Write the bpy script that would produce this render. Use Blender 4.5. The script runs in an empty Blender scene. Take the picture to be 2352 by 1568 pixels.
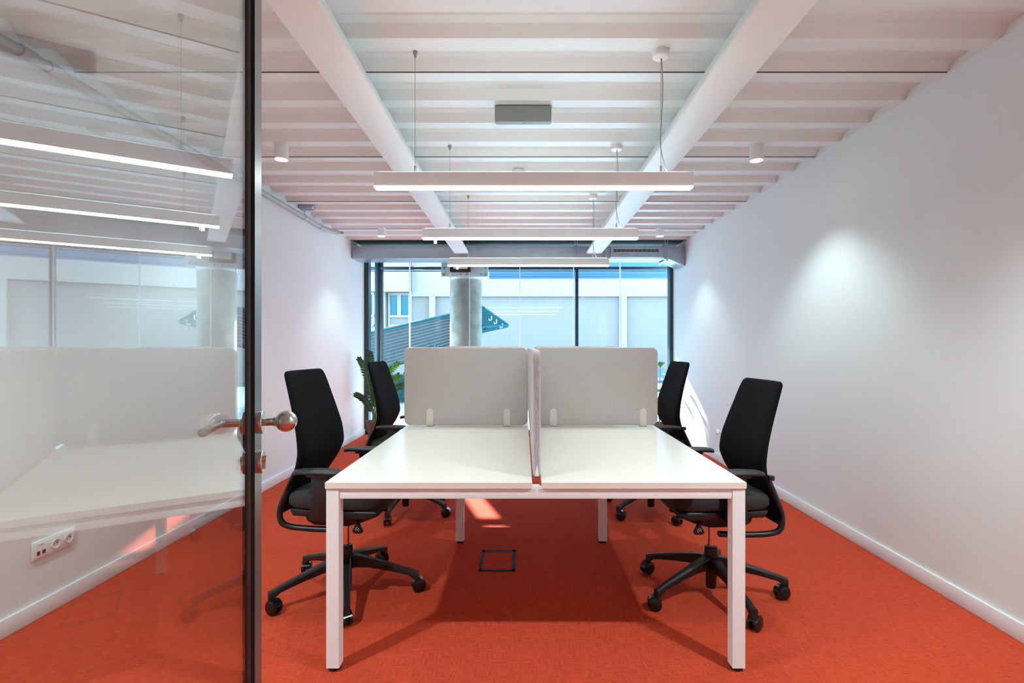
import bpy, bmesh, math, random
from mathutils import Vector, Matrix
random.seed(7)
sc = bpy.context.scene
C = sc.collection
PI = math.pi
R = math.radians
EYE = 1.275

# ------------------------------------------------------------------ camera
cam = bpy.data.objects.new('camera', bpy.data.cameras.new('camera'))
C.objects.link(cam)
cam.location = (0, 0, EYE)
cam.rotation_euler = (R(90), 0, 0)
cam.data.sensor_width = 36
cam.data.lens = 36 * 1200 / 2352
cam.data.shift_x = -25 / 2352
cam.data.shift_y = 8 / 2352
cam.data.clip_start = 0.02
sc.camera = cam

# ------------------------------------------------------------------ exposure, sky, sun
sc.view_settings.view_transform = 'Standard'
sc.view_settings.look = 'None'
sc.view_settings.gamma = 1
sc.view_settings.use_curve_mapping = False
sc.view_settings.exposure = 1.36
w = bpy.data.worlds.new('world')
sc.world = w
w.use_nodes = True
bg = w.node_tree.nodes['Background']
bg.inputs[0].default_value = (0.53, 0.80, 1.0, 1)
bg.inputs[1].default_value = 3.3
sun = bpy.data.objects.new('sun', bpy.data.lights.new('sun', 'SUN'))
C.objects.link(sun)
sun.data.energy = 13
sun.data.angle = R(0.6)
sun.data.color = (1, 0.93, 0.82)
SUND = Vector((0.32, -1, -0.56))
sun.rotation_euler = SUND.to_track_quat('-Z', 'Y').to_euler()
LAMP = 14.0        # luminance of the pendant diffusers
UPL = 4.2          # luminance of their upward-facing strips
SPOT = 20.0        # watts of every ceiling spotlight


# ------------------------------------------------------------------ materials
def mat(name, col, rough=0.5, metal=0.0, bump=0.0, scale=200.0, var=0.0, spec=0.5, coat=0.0, emit=None, estr=0.0,
        stretch=None, detail=3.0):
    m = bpy.data.materials.new(name)
    m.use_nodes = True
    nt = m.node_tree
    p = nt.nodes['Principled BSDF']
    p.inputs['Base Color'].default_value = (*col, 1)
    p.inputs['Roughness'].default_value = rough
    p.inputs['Metallic'].default_value = metal
    p.inputs['Specular IOR Level'].default_value = spec
    p.inputs['Coat Weight'].default_value = coat
    if emit:
        p.inputs['Emission Color'].default_value = (*emit, 1)
        p.inputs['Emission Strength'].default_value = estr
    if bump or var:
        tc = nt.nodes.new('ShaderNodeTexCoord')
        no = nt.nodes.new('ShaderNodeTexNoise')
        no.inputs['Scale'].default_value = scale
        no.inputs['Detail'].default_value = detail
        if stretch:
            mp = nt.nodes.new('ShaderNodeMapping')
            mp.inputs['Scale'].default_value = stretch
            nt.links.new(tc.outputs['Object'], mp.inputs[0])
            nt.links.new(mp.outputs[0], no.inputs['Vector'])
        else:
            nt.links.new(tc.outputs['Object'], no.inputs['Vector'])
        if var:
            r = nt.nodes.new('ShaderNodeMapRange')
            r.inputs['From Min'].default_value = 0.3
            r.inputs['From Max'].default_value = 0.7
            r.inputs['To Min'].default_value = 1 - var
            r.inputs['To Max'].default_value = 1 + var
            h = nt.nodes.new('ShaderNodeHueSaturation')
            h.inputs['Color'].default_value = (*col, 1)
            nt.links.new(no.outputs['Fac'], r.inputs['Value'])
            nt.links.new(r.outputs[0], h.inputs['Value'])
            nt.links.new(h.outputs[0], p.inputs['Base Color'])
        if bump:
            b = nt.nodes.new('ShaderNodeBump')
            b.inputs['Strength'].default_value = bump
            b.inputs['Distance'].default_value = 0.002
            nt.links.new(no.outputs['Fac'], b.inputs['Height'])
            nt.links.new(b.outputs[0], p.inputs['Normal'])
    return m


def glass_mat(name, ior=1.5, tint=(1, 1, 1), rough=0.0):
    m = bpy.data.materials.new(name)
    m.use_nodes = True
    nt = m.node_tree
    nt.nodes.remove(nt.nodes['Principled BSDF'])
    out = nt.nodes['Material Output']
    t = nt.nodes.new('ShaderNodeBsdfTransparent')
    t.inputs[0].default_value = (*tint, 1)
    g = nt.nodes.new('ShaderNodeBsdfGlossy')
    g.inputs['Roughness'].default_value = rough
    f = nt.nodes.new('ShaderNodeFresnel')
    f.inputs[0].default_value = ior
    # the Fresnel node inverts its index on back faces, so the pane uses the same index on both
    ge = nt.nodes.new('ShaderNodeNewGeometry')
    mi = nt.nodes.new('ShaderNodeMix')
    mi.inputs['A'].default_value = ior
    mi.inputs['B'].default_value = 1 / ior
    nt.links.new(ge.outputs['Backfacing'], mi.inputs['Factor'])
    nt.links.new(mi.outputs['Result'], f.inputs[0])
    x = nt.nodes.new('ShaderNodeMixShader')
    nt.links.new(f.outputs[0], x.inputs[0])
    nt.links.new(t.outputs[0], x.inputs[1])
    nt.links.new(g.outputs[0], x.inputs[2])
    nt.links.new(x.outputs[0], out.inputs[0])
    return m


def carpet_mat():
    m = bpy.data.materials.new('red_carpet')
    m.use_nodes = True
    nt = m.node_tree
    p = nt.nodes['Principled BSDF']
    L = nt.links.new
    N = nt.nodes.new
    p.inputs['Roughness'].default_value = 0.95
    p.inputs['Specular IOR Level'].default_value = 0.15
    tc = N('ShaderNodeTexCoord')

    def noise(scale3, s, det=2):
        mp = N('ShaderNodeMapping')
        mp.inputs['Scale'].default_value = scale3
        no = N('ShaderNodeTexNoise')
        no.inputs['Scale'].default_value = s
        no.inputs['Detail'].default_value = det
        L(tc.outputs['Object'], mp.inputs[0])
        L(mp.outputs[0], no.inputs['Vector'])
        return no.outputs['Fac']
    a = noise((1, 9, 1), 17)
    b = noise((9, 1, 1), 17)
    sel = noise((1, 1, 1), 24, 0)
    st = N('ShaderNodeMapRange')
    st.inputs['From Min'].default_value = 0.46
    st.inputs['From Max'].default_value = 0.54
    L(sel, st.inputs['Value'])
    mx = N('ShaderNodeMix')
    L(st.outputs[0], mx.inputs['Factor'])
    L(a, mx.inputs['A'])
    L(b, mx.inputs['B'])
    fine = noise((1, 1, 1), 420, 2)
    ad = N('ShaderNodeMath')
    ad.operation = 'MULTIPLY_ADD'
    ad.inputs[1].default_value = 0.35
    L(fine, ad.inputs[0])
    L(mx.outputs['Result'], ad.inputs[2])
    cr = N('ShaderNodeValToRGB')
    cr.color_ramp.elements[0].position = 0.45
    cr.color_ramp.elements[0].color = (0.42, 0.041, 0.016, 1)
    cr.color_ramp.elements[1].position = 0.9
    cr.color_ramp.elements[1].color = (0.61, 0.074, 0.030, 1)
    L(ad.outputs[0], cr.inputs[0])
    L(cr.outputs[0], p.inputs['Base Color'])
    bp = N('ShaderNodeBump')
    bp.inputs['Strength'].default_value = 0.6
    bp.inputs['Distance'].default_value = 0.004
    L(ad.outputs[0], bp.inputs['Height'])
    L(bp.outputs[0], p.inputs['Normal'])
    return m


M = {}
M['wall'] = mat('white_wall_paint', (0.78, 0.80, 0.80), 0.75, bump=0.05, scale=120)
M['ceil'] = mat('white_deck_paint', (0.80, 0.83, 0.825), 0.38, bump=0.03, scale=15)
M['beam'] = mat('white_beam_paint', (0.82, 0.84, 0.835), 0.4, bump=0.03, scale=20)
M['base'] = mat('white_skirting_paint', (0.80, 0.80, 0.81), 0.4)
M['carpet'] = carpet_mat()
M['top'] = mat('white_laminate', (0.82, 0.735, 0.67), 0.22, bump=0.01, scale=300)
M['metalw'] = mat('white_powder_coat', (0.86, 0.85, 0.87), 0.4, bump=0.02, scale=500)
M['black'] = mat('black_plastic', (0.008, 0.008, 0.010), 0.42, bump=0.05, scale=400)
M['blackfab'] = mat('black_fabric', (0.004, 0.004, 0.005), 0.85, bump=0.2, scale=900, spec=0.12)
M['darkfab'] = mat('charcoal_fabric', (0.026, 0.021, 0.021), 0.9, bump=0.5, scale=700, var=0.25)
M['armpad'] = mat('armrest_rubber', (0.018, 0.018, 0.019), 0.5)
M['gloss'] = mat('black_gloss_plastic', (0.008, 0.008, 0.01), 0.2)
M['chrome'] = mat('chrome', (0.75, 0.75, 0.76), 0.12, 1.0)
M['steel'] = mat('brushed_steel', (0.56, 0.53, 0.49), 0.26, 1.0, bump=0.04, scale=60, stretch=(1, 1, 20))
M['profile'] = mat('anodised_profile', (0.22, 0.20, 0.20), 0.35, 0.9, bump=0.03, scale=80, stretch=(20, 20, 1))
M['gasket'] = mat('black_gasket', (0.005, 0.010, 0.015), 0.3, spec=0.3)
M['screen'] = mat('grey_felt', (0.60, 0.54, 0.53), 0.95, bump=0.6, scale=500, var=0.10, spec=0.1, stretch=(1, 1, 0.5))
M['zip'] = mat('blue_grey_webbing', (0.46, 0.46, 0.56), 0.9, bump=0.6, scale=400, var=0.3, stretch=(1, 1, 0.1))
M['galv'] = mat('galvanised_steel', (0.38, 0.43, 0.48), 0.33, 0.6, bump=0.04, scale=8, var=0.05)
M['frame'] = mat('dark_window_frame', (0.030, 0.055, 0.075), 0.35, 0.3, bump=0.02, scale=100)
M['soffit'] = mat('grey_green_steel_paint', (0.10, 0.115, 0.10), 0.8, bump=0.03, scale=30)
M['conc'] = mat('fair_faced_concrete', (0.44, 0.43, 0.38), 0.8, bump=0.25, scale=9, var=0.22, detail=8)
M['plate'] = mat('pale_steel_plate', (0.85, 0.88, 0.88), 0.4, 0.2, bump=0.02, scale=50)
M['facade'] = mat('pale_render', (0.215, 0.178, 0.165), 0.9, bump=0.05, scale=3, var=0.03)
M['facade2'] = mat('white_render_band', (0.31, 0.26, 0.235), 0.9, bump=0.05, scale=3)
M['over'] = mat('blue_steel_canopy', (0.05, 0.13, 0.24), 0.5, bump=0.02, scale=10)
M['corr'] = mat('grey_corrugated_metal', (0.035, 0.045, 0.05), 0.55, 0.2, var=0.2, scale=2, bump=0.02)
M['cap'] = mat('teal_metal_edge', (0.015, 0.09, 0.11), 0.8, 0.0, spec=0.1)
M['extglass'] = mat('teal_window_glass', (0.02, 0.13, 0.16), 0.12)
M['street'] = mat('pale_paving', (0.72, 0.74, 0.76), 0.9, bump=0.1, scale=5, var=0.1)
M['terra'] = mat('brown_terracotta', (0.17, 0.085, 0.060), 0.8, bump=0.1, scale=60, var=0.12)
M['soil'] = mat('dark_potting_soil', (0.03, 0.02, 0.014), 1.0, bump=0.8, scale=120)
M['leaf'] = mat('glossy_green_leaf', (0.014, 0.065, 0.014), 0.3, var=0.35, scale=9)
M['leaf2'] = mat('sunlit_green_leaf', (0.07, 0.24, 0.03), 0.3, var=0.3, scale=9)  # brighter green, sunlight on the leaves put into the colour
M['stem'] = mat('green_stem', (0.08, 0.16, 0.05), 0.5)
M['hedge'] = mat('dark_hedge', (0.03, 0.08, 0.09), 0.9, var=0.5, scale=9)
M['plastic'] = mat('white_plastic', (0.82, 0.81, 0.80), 0.3)
M['slotdark'] = mat('socket_recess', (0.05, 0.03, 0.03), 0.5)
M['devgrey'] = mat('grey_device_shell', (0.27, 0.275, 0.26), 0.5)
M['devgrey2'] = mat('blue_grey_device_lip', (0.28, 0.31, 0.34), 0.4)
M['diff'] = mat('lit_diffuser', (0.9, 0.9, 0.9), 0.5, emit=(0.80, 1.0, 0.99), estr=LAMP)
M['updiff'] = mat('lit_upward_strip', (0.9, 0.9, 0.9), 0.5, emit=(0.76, 0.98, 1.0), estr=UPL)
M['lens'] = mat('lit_lens', (0.9, 0.9, 0.9), 0.5, emit=(1, 0.94, 0.86), estr=14)
M['seam'] = mat('dark_seam', (0.09, 0.085, 0.08), 0.8)
M['cable'] = mat('pale_glass_joint', (0.93, 0.95, 0.96), 0.4, 0.0)
M['wire'] = mat('steel_wire', (0.30, 0.29, 0.27), 0.4, 0.6)
M['cord'] = mat('grey_cord', (0.42, 0.43, 0.45), 0.6)
M['pipe'] = mat('grey_plastic_conduit', (0.42, 0.43, 0.43), 0.4, bump=0.02, scale=30)
M['brass'] = mat('brass_fitting', (0.35, 0.30, 0.18), 0.35, 0.7)
M['icon'] = mat('white_icon_print', (0.6, 0.6, 0.6), 0.5)
nt = M['cable'].node_tree
tl = nt.nodes.new('ShaderNodeBsdfTranslucent')
tl.inputs[0].default_value = (0.95, 0.97, 1, 1)
mx = nt.nodes.new('ShaderNodeMixShader')
mx.inputs[0].default_value = 0.65
nt.links.new(nt.nodes['Principled BSDF'].outputs[0], mx.inputs[1])
nt.links.new(tl.outputs[0], mx.inputs[2])
nt.links.new(mx.outputs[0], nt.nodes['Material Output'].inputs[0])
M['glass'] = glass_mat('window_glass', 1.5, (0.78, 0.94, 0.98))
M['doorglass'] = glass_mat('door_glass', 1.82, (0.95, 0.975, 0.96))
M['floorbox'] = mat('slate_blue_trim', (0.022, 0.03, 0.045), 0.7, spec=0.2)


# ------------------------------------------------------------------ mesh helpers
class MB:
    def __init__(self):
        self.bm = bmesh.new()

    def box(self, x0, x1, y0, y1, z0, z1, bev=0.0, seg=2, mtx=None):
        b = bmesh.new()
        r = bmesh.ops.create_cube(b, size=1)
        for v in b.verts:
            v.co = Vector(((x0 + x1) / 2 + v.co.x * (x1 - x0), (y0 + y1) / 2 + v.co.y * (y1 - y0),
                           (z0 + z1) / 2 + v.co.z * (z1 - z0)))
        if bev:
            bmesh.ops.bevel(b, geom=b.edges[:], offset=bev, segments=seg, affect='EDGES', profile=0.5)
        return self._merge(b, mtx)

    def _merge(self, b, mtx=None):
        if mtx is not None:
            bmesh.ops.transform(b, matrix=mtx, verts=b.verts)
        me = bpy.data.meshes.new('t')
        b.to_mesh(me)
        b.free()
        self.bm.from_mesh(me)
        bpy.data.meshes.remove(me)
        return self

    def prism(self, pts, axis, a0, a1, bev=0.0, mtx=None, seg=2):
        """pts: 2D outline; axis 'x','y','z' is the extrusion axis"""
        b = bmesh.new()

        def mk(p, a):
            if axis == 'x':
                return (a, p[0], p[1])
            if axis == 'y':
                return (p[0], a, p[1])
            return (p[0], p[1], a)
        A = [b.verts.new(mk(p, a0)) for p in pts]
        B = [b.verts.new(mk(p, a1)) for p in pts]
        n = len(pts)
        b.faces.new(A[::-1])
        b.faces.new(B)
        for i in range(n):
            b.faces.new((A[i], A[(i + 1) % n], B[(i + 1) % n], B[i]))
        bmesh.ops.recalc_face_normals(b, faces=b.faces)
        if bev:
            bmesh.ops.bevel(b, geom=b.edges[:], offset=bev, segments=seg, affect='EDGES', profile=0.5)
        return self._merge(b, mtx)

    def tube(self, pts, r, n=12, cap=True, rfun=None, mtx=None):
        b = bmesh.new()
        pts = [Vector(p) for p in pts]
        rings = []
        prev = None
        for i, p in enumerate(pts):
            if i == 0:
                t = pts[1] - p
            elif i == len(pts) - 1:
                t = p - pts[i - 1]
            else:
                t = (pts[i + 1] - p).normalized() + (p - pts[i - 1]).normalized()
            t.normalize()
            if prev is None:
                u = t.orthogonal().normalized()
            else:
                u = (prev - t * prev.dot(t)).normalized()
            prev = u
            v = t.cross(u)
            rr = rfun(i / (len(pts) - 1)) if rfun else r
            rings.append([b.verts.new(p + u * rr * math.cos(2 * PI * k / n) + v * rr * math.sin(2 * PI * k / n))
                          for k in range(n)])
        for a, c in zip(rings, rings[1:]):
            for k in range(n):
                b.faces.new((a[k], a[(k + 1) % n], c[(k + 1) % n], c[k]))
        if cap:
            b.faces.new(rings[0][::-1])
            b.faces.new(rings[-1])
        bmesh.ops.recalc_face_normals(b, faces=b.faces)
        return self._merge(b, mtx)

    def lathe(self, prof, n=24, mtx=None):
        """prof: (radius, height) list about z"""
        b = bmesh.new()
        rings = []
        for r, h in prof:
            if r < 1e-6:
                rings.append([b.verts.new((0, 0, h))])
            else:
                rings.append([b.verts.new((r * math.cos(2 * PI * k / n), r * math.sin(2 * PI * k / n), h))
                              for k in range(n)])
        for a, c in zip(rings, rings[1:]):
            for k in range(n):
                k2 = (k + 1) % n
                if len(a) == 1 and len(c) > 1:
                    b.faces.new((a[0], c[k2], c[k]))
                elif len(c) == 1 and len(a) > 1:
                    b.faces.new((a[k], a[k2], c[0]))
                elif len(a) > 1:
                    b.faces.new((a[k], a[k2], c[k2], c[k]))
        if len(rings[0]) > 1:
            b.faces.new(rings[0][::-1])
        if len(rings[-1]) > 1:
            b.faces.new(rings[-1])
        bmesh.ops.recalc_face_normals(b, faces=b.faces)
        return self._merge(b, mtx)

    def loft(self, rings, cap=True, mtx=None):
        b = bmesh.new()
        V = [[b.verts.new(p) for p in r] for r in rings]
        n = len(V[0])
        for a, c in zip(V, V[1:]):
            for k in range(n):
                b.faces.new((a[k], a[(k + 1) % n], c[(k + 1) % n], c[k]))
        if cap:
            b.faces.new(V[0][::-1])
            b.faces.new(V[-1])
        bmesh.ops.recalc_face_normals(b, faces=b.faces)
        return self._merge(b, mtx)

    def quad(self, *p):
        vs = [self.bm.verts.new(q) for q in p]
        self.bm.faces.new(vs)
        return self

    def build(self, name, m, parent=None, loc=(0, 0, 0), rotz=0.0, sharp=35, smooth=True):
        me = bpy.data.meshes.new(name)
        self.bm.to_mesh(me)
        self.bm.free()
        me.materials.append(m)
        if smooth:
            for p in me.polygons:
                p.use_smooth = True
            me.set_sharp_from_angle(angle=R(sharp))
        o = bpy.data.objects.new(name, me)
        C.objects.link(o)
        o.location = loc
        o.rotation_euler = (0, 0, rotz)
        if parent:
            o.parent = parent
        return o


def thing(name, label, cat, loc=(0, 0, 0), rotz=0, group=None):
    o = bpy.data.objects.new(name, None)
    C.objects.link(o)
    o.empty_display_size = 0.1
    o.location = loc
    o.rotation_euler = (0, 0, rotz)
    return tag(o, label, cat, group)


def tag(o, label, cat, group=None):
    o['label'] = label
    o['category'] = cat
    if group:
        o['group'] = group
    return o


def struct(o, label=None):
    o['kind'] = 'structure'
    if label:
        o['label'] = label
        o['category'] = label.split()[-1]
    return o


def copy_tree(o, parent=None):
    c = o.copy()
    C.objects.link(c)
    c.parent = parent
    for ch in list(o.children):
        copy_tree(ch, c)
    return c


# ------------------------------------------------------------------ room
XL, XR = -2.267, 2.148
YW = 7.5                     # window plane
YF = 0.30                    # front wall (doorway) plane
YC = -2.2                    # end of the corridor behind the camera
DECK = 2.652                 # underside of the deck ribs
PER = 0.2975
YD1 = 6.86                   # far end of the deck

b = MB().box(XL - 0.25, XR + 0.25, YC - 0.2, YW + 0.12, -0.12, 0)
struct(b.build('floor', M['carpet'], smooth=False), 'red-orange woven carpet floor')['category'] = 'floor'

b = MB().box(XL - 0.2, XL, YC, YW + 0.12, 0, 2.85)
struct(b.build('wall_left', M['wall'], smooth=False), 'white painted wall on the left')['category'] = 'wall'
b = MB().box(XR, XR + 0.2, YC, YW + 0.12, 0, 2.652)
struct(b.build('wall_right', M['wall'], smooth=False), 'white painted wall on the right')['category'] = 'wall'
b = MB().box(XR + 0.004, XR + 0.2, YC, YW + 0.12, 2.652, 2.85)
b.box(XR - 0.004, XR + 0.02, YC, YD1, 2.646, 2.652)
o = struct(b.build('trim_1', M['wall'], smooth=False), 'white filler strip above the right wall')
o['category'] = 'trim'
# front wall with the doorway the camera stands in, and corridor end
b = MB()
b.box(XL, -0.46, YF - 0.03, YF - .022, 0.03, 2.6)
b.box(0.60, XR, YF - 0.03, YF - .022, 0.03, 2.6)
o = struct(b.build('wall_front', M['doorglass'], smooth=False), 'glass partition around the doorway')
o['category'] = 'wall'
b = MB()
for x0, x1 in ((XL, -0.46), (0.60, XR)):
    b.box(x0, x1, YF - .05, YF, 0, .03)
    b.box(x0, x1, YF - .05, YF, 2.6, 2.65)
b.box(-0.46, -0.43, YF - .05, YF, 0, 2.65)
b.box(0.57, 0.60, YF - .05, YF, 0, 2.65)
b.build('partition_frame', M['profile'], o, smooth=False)
b = MB().box(XL, XR, YC - 0.15, YC, 0, 2.85)
struct(b.build('wall_corridor', M['wall'], smooth=False), 'white corridor wall')['category'] = 'wall'

# deck ceiling: trapezoidal ribs running across the room
BOT, SL, TOPW, HH = 0.085, 0.042, 0.1285, 0.044
prof = []
SEAM0 = 2.644
k0 = int(math.floor((YC - SEAM0) / PER)) - 1
y = SEAM0 + k0 * PER
while y < YD1 + 0.001:
    for dy, z in ((0, DECK), (BOT * 0.3, DECK + 0.0), (BOT * 0.3 + 0.002, DECK + 0.0), (BOT, DECK),
                  (BOT + SL, DECK + HH), (BOT + SL + TOPW * 0.45, DECK + HH),
                  (BOT + SL + TOPW * 0.5, DECK + HH - 0.006), (BOT + SL + TOPW * 0.55, DECK + HH),
                  (BOT + SL + TOPW, DECK + HH)):
        if YC <= y + dy <= YD1:
            prof.append((y + dy, z))
    y += PER
prof = [(YC - 0.1, DECK)] + prof + [(YD1, DECK)]
b = MB()
pts = prof + [(YD1, DECK + 0.15), (YC - 0.1, DECK + 0.15)]
b.prism(pts, 'x', XL - 0.02, XR + 0.02)
o = struct(b.build('ceiling', M['ceil'], sharp=20), 'white corrugated steel deck ceiling')
o['category'] = 'ceiling'
b = MB()
for i in range(-4, 4):
    ys = SEAM0 + i * PER * 4 - 0.004
    if YC < ys < YD1:
        b.box(XL, XR, ys, ys + 0.004, DECK - 0.001, DECK + 0.004)
o = b.build('deck_seam', M['seam'], bpy.data.objects['ceiling'], smooth=False)
# dark steel soffit between the deck and the window head
b = MB().box(XL, XR, YD1, YW + 0.12, DECK + 0.012, DECK + 0.15)
b.box(XL, XR, YD1 + 0.003, YD1 + 0.02, DECK - 0.004, DECK + 0.1)
o = struct(b.build('trim_2', M['soffit'], smooth=False), 'dark grey-green steel soffit above the duct')
o['category'] = 'trim'

# skirting boards
for nm, x0, x1, side in (('baseboard_left', XL, XL + 0.014, 'left'), ('baseboard_right', XR - 0.014, XR, 'right')):
    b = MB()
    b.box(x0, x1, YF, YW - 0.03, 0, 0.082, 0.004)
    o = struct(b.build(nm, M['base']), 'white skirting board along the %s wall' % side)
    o['category'] = 'baseboard'


# steel beams under the deck
def beam(x0, x1, label):
    b = MB()
    zf = 2.475
    b.box(x0, x1, YF - 1.5, 7.08, zf, zf + 0.026, 0.004)
    xm = (x0 + x1) / 2
    b.box(xm - 0.012, xm + 0.012, YF - 1.5, 7.08, zf + 0.02, DECK + 0.001)
    o = b.build('steel_beam', M['beam'])
    tag(o, label, 'beam', 'beams under the deck ceiling')


beam(-0.897, -0.712, 'white steel ceiling beam nearer the glass door, left of the pendant lamps')
beam(0.832, 1.030, 'white steel ceiling beam on the right, crossing the cords of the pendant lamps')

# ------------------------------------------------------------------ window wall
win = bpy.data.objects.new('window_1', None)
C.objects.link(win)
struct(win)
win['label'] = 'full-width glazed window wall with dark frames'
win['category'] = 'window'
WT = 2.66


def P(px, D):
    return (px - 1201) * D / 1200


def Zp(py, D):
    return EYE + (792 - py) * D / 1200


b = MB()
b.box(XL, P(848, YW), YW - 0.03, YW + 0.09, 0, WT)
b.box(P(1537, YW), XR, YW - 0.03, YW + 0.09, 0, WT)
b.box(XL, XR, YW - 0.03, YW + 0.09, 0.0, 0.035)
b.build('outer_frame', M['frame'], win, smooth=False)
b = MB()
b.quad((P(848, YW), YW + 0.04, 0.03), (P(1537, YW), YW + 0.04, 0.03), (P(1537, YW), YW + 0.04, WT),
       (P(848, YW), YW + 0.04, WT))
gp = b.build('window_pane', M['glass'], win, smooth=False)
for px in (940, 1034, 1078, 1194, 1318, 1425):
    b = MB()
    x = P(px, YW)
    hw_ = 0.009 if px in (940, 1425, 1034) else 0.005
    b.box(x - hw_, x + hw_, YW + 0.028, YW + 0.039, 0.03, WT)
    b.build('glass_joint', M['cable'], gp, smooth=False)

# outer frame standing behind the column
YO = 8.12
win2 = bpy.data.objects.new('window_2', None)
C.objects.link(win2)
struct(win2)
win2['label'] = 'outer dark-framed glazing behind the concrete column'
win2['category'] = 'window'
XO0, XO1 = -3.2, 3.0
b = MB()
b.box(P(863, YO), P(869, YO), YO - 0.06, YO + 0.09, -.15, WT, 0.002)
b.box(P(869, YO), P(878, YO), YO + 0.02, YO + 0.09, -.15, WT, 0.002)
b.build('mullion', M['frame'], win2)
b = MB()
b.box(P(1321.5, YO), P(1328, YO), YO - 0.04, YO + 0.09, -.15, WT, 0.002)
b.build('mullion', M['frame'], win2)
b = MB()
b.box(XO0, XO1, YO - 0.01, YO + 0.07, Zp(618.5, YO), Zp(612.5, YO), 0.002)
b.build('transom', M['frame'], win2)
b = MB()
b.box(XO0, XO1, YO + 0.02, YO + 0.06, Zp(622.5, YO), Zp(621, YO), 0.0)
b.build('transom', M['frame'], win2)
b = MB().box(XO0, XO1, YW + 0.12, YO + .2, DECK + 0.012, DECK + 0.15)
o = struct(b.build('trim_3', M['soffit'], smooth=False), 'dark soffit above the outer glazing')
o['category'] = 'trim'

# ------------------------------------------------------------------ outside
b = MB().box(-40, 40, YW + 0.13, 60, -0.35, -0.15)
o = b.build('paving', M['street'], smooth=False)
tag(o, 'pale paved ground outside the window', 'ground')
# concrete column with steel head
t = thing('concrete_column', 'round grey concrete column with a bolted steel head, between the two layers of glazing', 'column',
          (P(1071, 7.83), 7.83, -0.15))
b = MB()
rc = 0.232
zt = Zp(636, 7.6) + 0.15
b.lathe([(rc, 0), (rc, 1.72), (rc - 0.004, 1.722), (rc - 0.004, 1.728), (rc, 1.73), (rc, zt)], 48)
b.build('shaft', M['conc'], t)
b = MB()
b.box(-0.335, 0.345, -0.262, -0.238, zt - 0.0, zt + 0.42, 0.003)
b.lathe([(rc + 0.012, zt - 0.02), (rc + 0.012, zt + 0.42)], 40)
hd = b.build('head_plate', M['plate'], t)
b = MB()
for sx in (-0.295, 0.305):
    for k in range(4):
        b.lathe([(0.0, 0), (0.017, 0), (0.017, 0.016), (0.0, 0.018)], 6,
                Matrix.Translation((sx, -0.262, zt + 0.03 + k * 0.098)) @ Matrix.Rotation(R(90), 4, 'X'))
for sx in (-0.05, 0.04, 0.24):
    b.lathe([(0.0, 0), (0.013, 0), (0.013, 0.014), (0.0, 0.016)], 6,
            Matrix.Translation((sx, -0.262, zt + 0.035)) @ Matrix.Rotation(R(90), 4, 'X'))
b.build('bolt', M['galv'], hd)
b = MB()
bx0, bx1 = P(1034, 7.55) - t.location.x, P(1081, 7.55) - t.location.x
bz0, bz1 = Zp(625, 7.55) + 0.15, Zp(603, 7.55) + 0.15
t2 = thing('outdoor_floodlight', 'small black box with a pale inset on the steel head of the column', 'lamp',
           (t.location.x, 7.549, -0.15))
b.box(bx0, bx1, -.03, 0.018, bz0, bz1, 0.008)
b.build('housing', M['black'], t2)
b = MB()
b.box(bx0 + 0.05, bx1 - 0.04, -0.034, -0.028, bz0 + 0.045, bz1 - 0.01, 0.002)
b.build('lens', M['plate'], t2)

# building opposite
FY = 20.0
t = thing('opposite_building', 'pale rendered building across the yard, with two white-framed windows', 'building',
          (0, FY, -0.15))
OZ = 0.15


def FX(px): return P(px, FY)
def FZ(py): return Zp(py, FY) + OZ


b = MB()
b.box(-16, 18, 0, 6, 0, 5.6)
b.build('wall', M['facade'], t, smooth=False)
b = MB()
b.box(-5.0, -2.5, 0.5, 0.8, 5.6, 15)  # unseen slab added to cut off the sun patch on the right wall
b.build('added_sun_blocker', M['facade'], t, smooth=False)
b = MB()
b.box(FX(948), 18, -0.12, 0.02, FZ(681), FZ(600) + 0.5)
b.build('band', M['facade2'], t, smooth=False)
b = MB()
b.box(-16, FX(951), -0.5, 0.02, FZ(672), FZ(600) + 0.5)
b.box(-16, FX(889), -0.3, 0.02, 0, FZ(672))
b.box(FX(951) - 0.05, FX(951), -0.52, -0.4, 0, 5.6)
b.build('projecting_wing', M['facade2'], t, smooth=False)
for px0, px1 in ((988, 1001), (1425, 1437)):
    b = MB()
    b.box(FX(px0), FX(px1), -0.22, 0.02, 0, FZ(681))
    b.build('pilaster', M['facade2'], t, smooth=False)
for px0, px1, yy in ((838, 866, -0.30), (893, 943, 0.0)):
    b = MB()
    x0, x1 = FX(px0), FX(px1)
    fw = 0.07
    za, zb, zc = FZ(750), FZ(727), FZ(674)
    b.box(x0, x0 + fw, yy - 0.10, yy + 0.03, za, zc)
    b.box(x1 - fw, x1, yy - 0.10, yy + 0.03, za, zc)
    xm = (x0 + x1) / 2
    b.box(xm - fw, xm + fw, yy - 0.10, yy + 0.03, zb, zc)
    for z in (za, zb - fw / 2, zc - fw):
        b.box(x0, x1, yy - 0.11, yy + 0.03, z, z + fw * 1.2)
    wf = b.build('window_frame', M['facade2'], t, smooth=False)
    b = MB()
    b.box(x0 + 0.03, x1 - 0.03, yy - 0.03, yy + 0.02, zb, zc - 0.03)
    b.build('pane', M['extglass'], wf, smooth=False)
    b = MB()
    b.box(x0 + 0.03, x1 - 0.03, yy - 0.05, yy + 0.02, za + 0.03, zb)
    b.build('lower_panel', M['facade'], wf, smooth=False)
b = MB()
b.box(FX(1120), 18, -0.5, 0.02, 0, FZ(849))
b.build('plinth', M['over'], t, smooth=False)
b = MB()
b.box(FX(1120), 18, -0.62, -0.48, FZ(871), FZ(865))
b.build('rail', M['facade2'], t, smooth=False)
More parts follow.
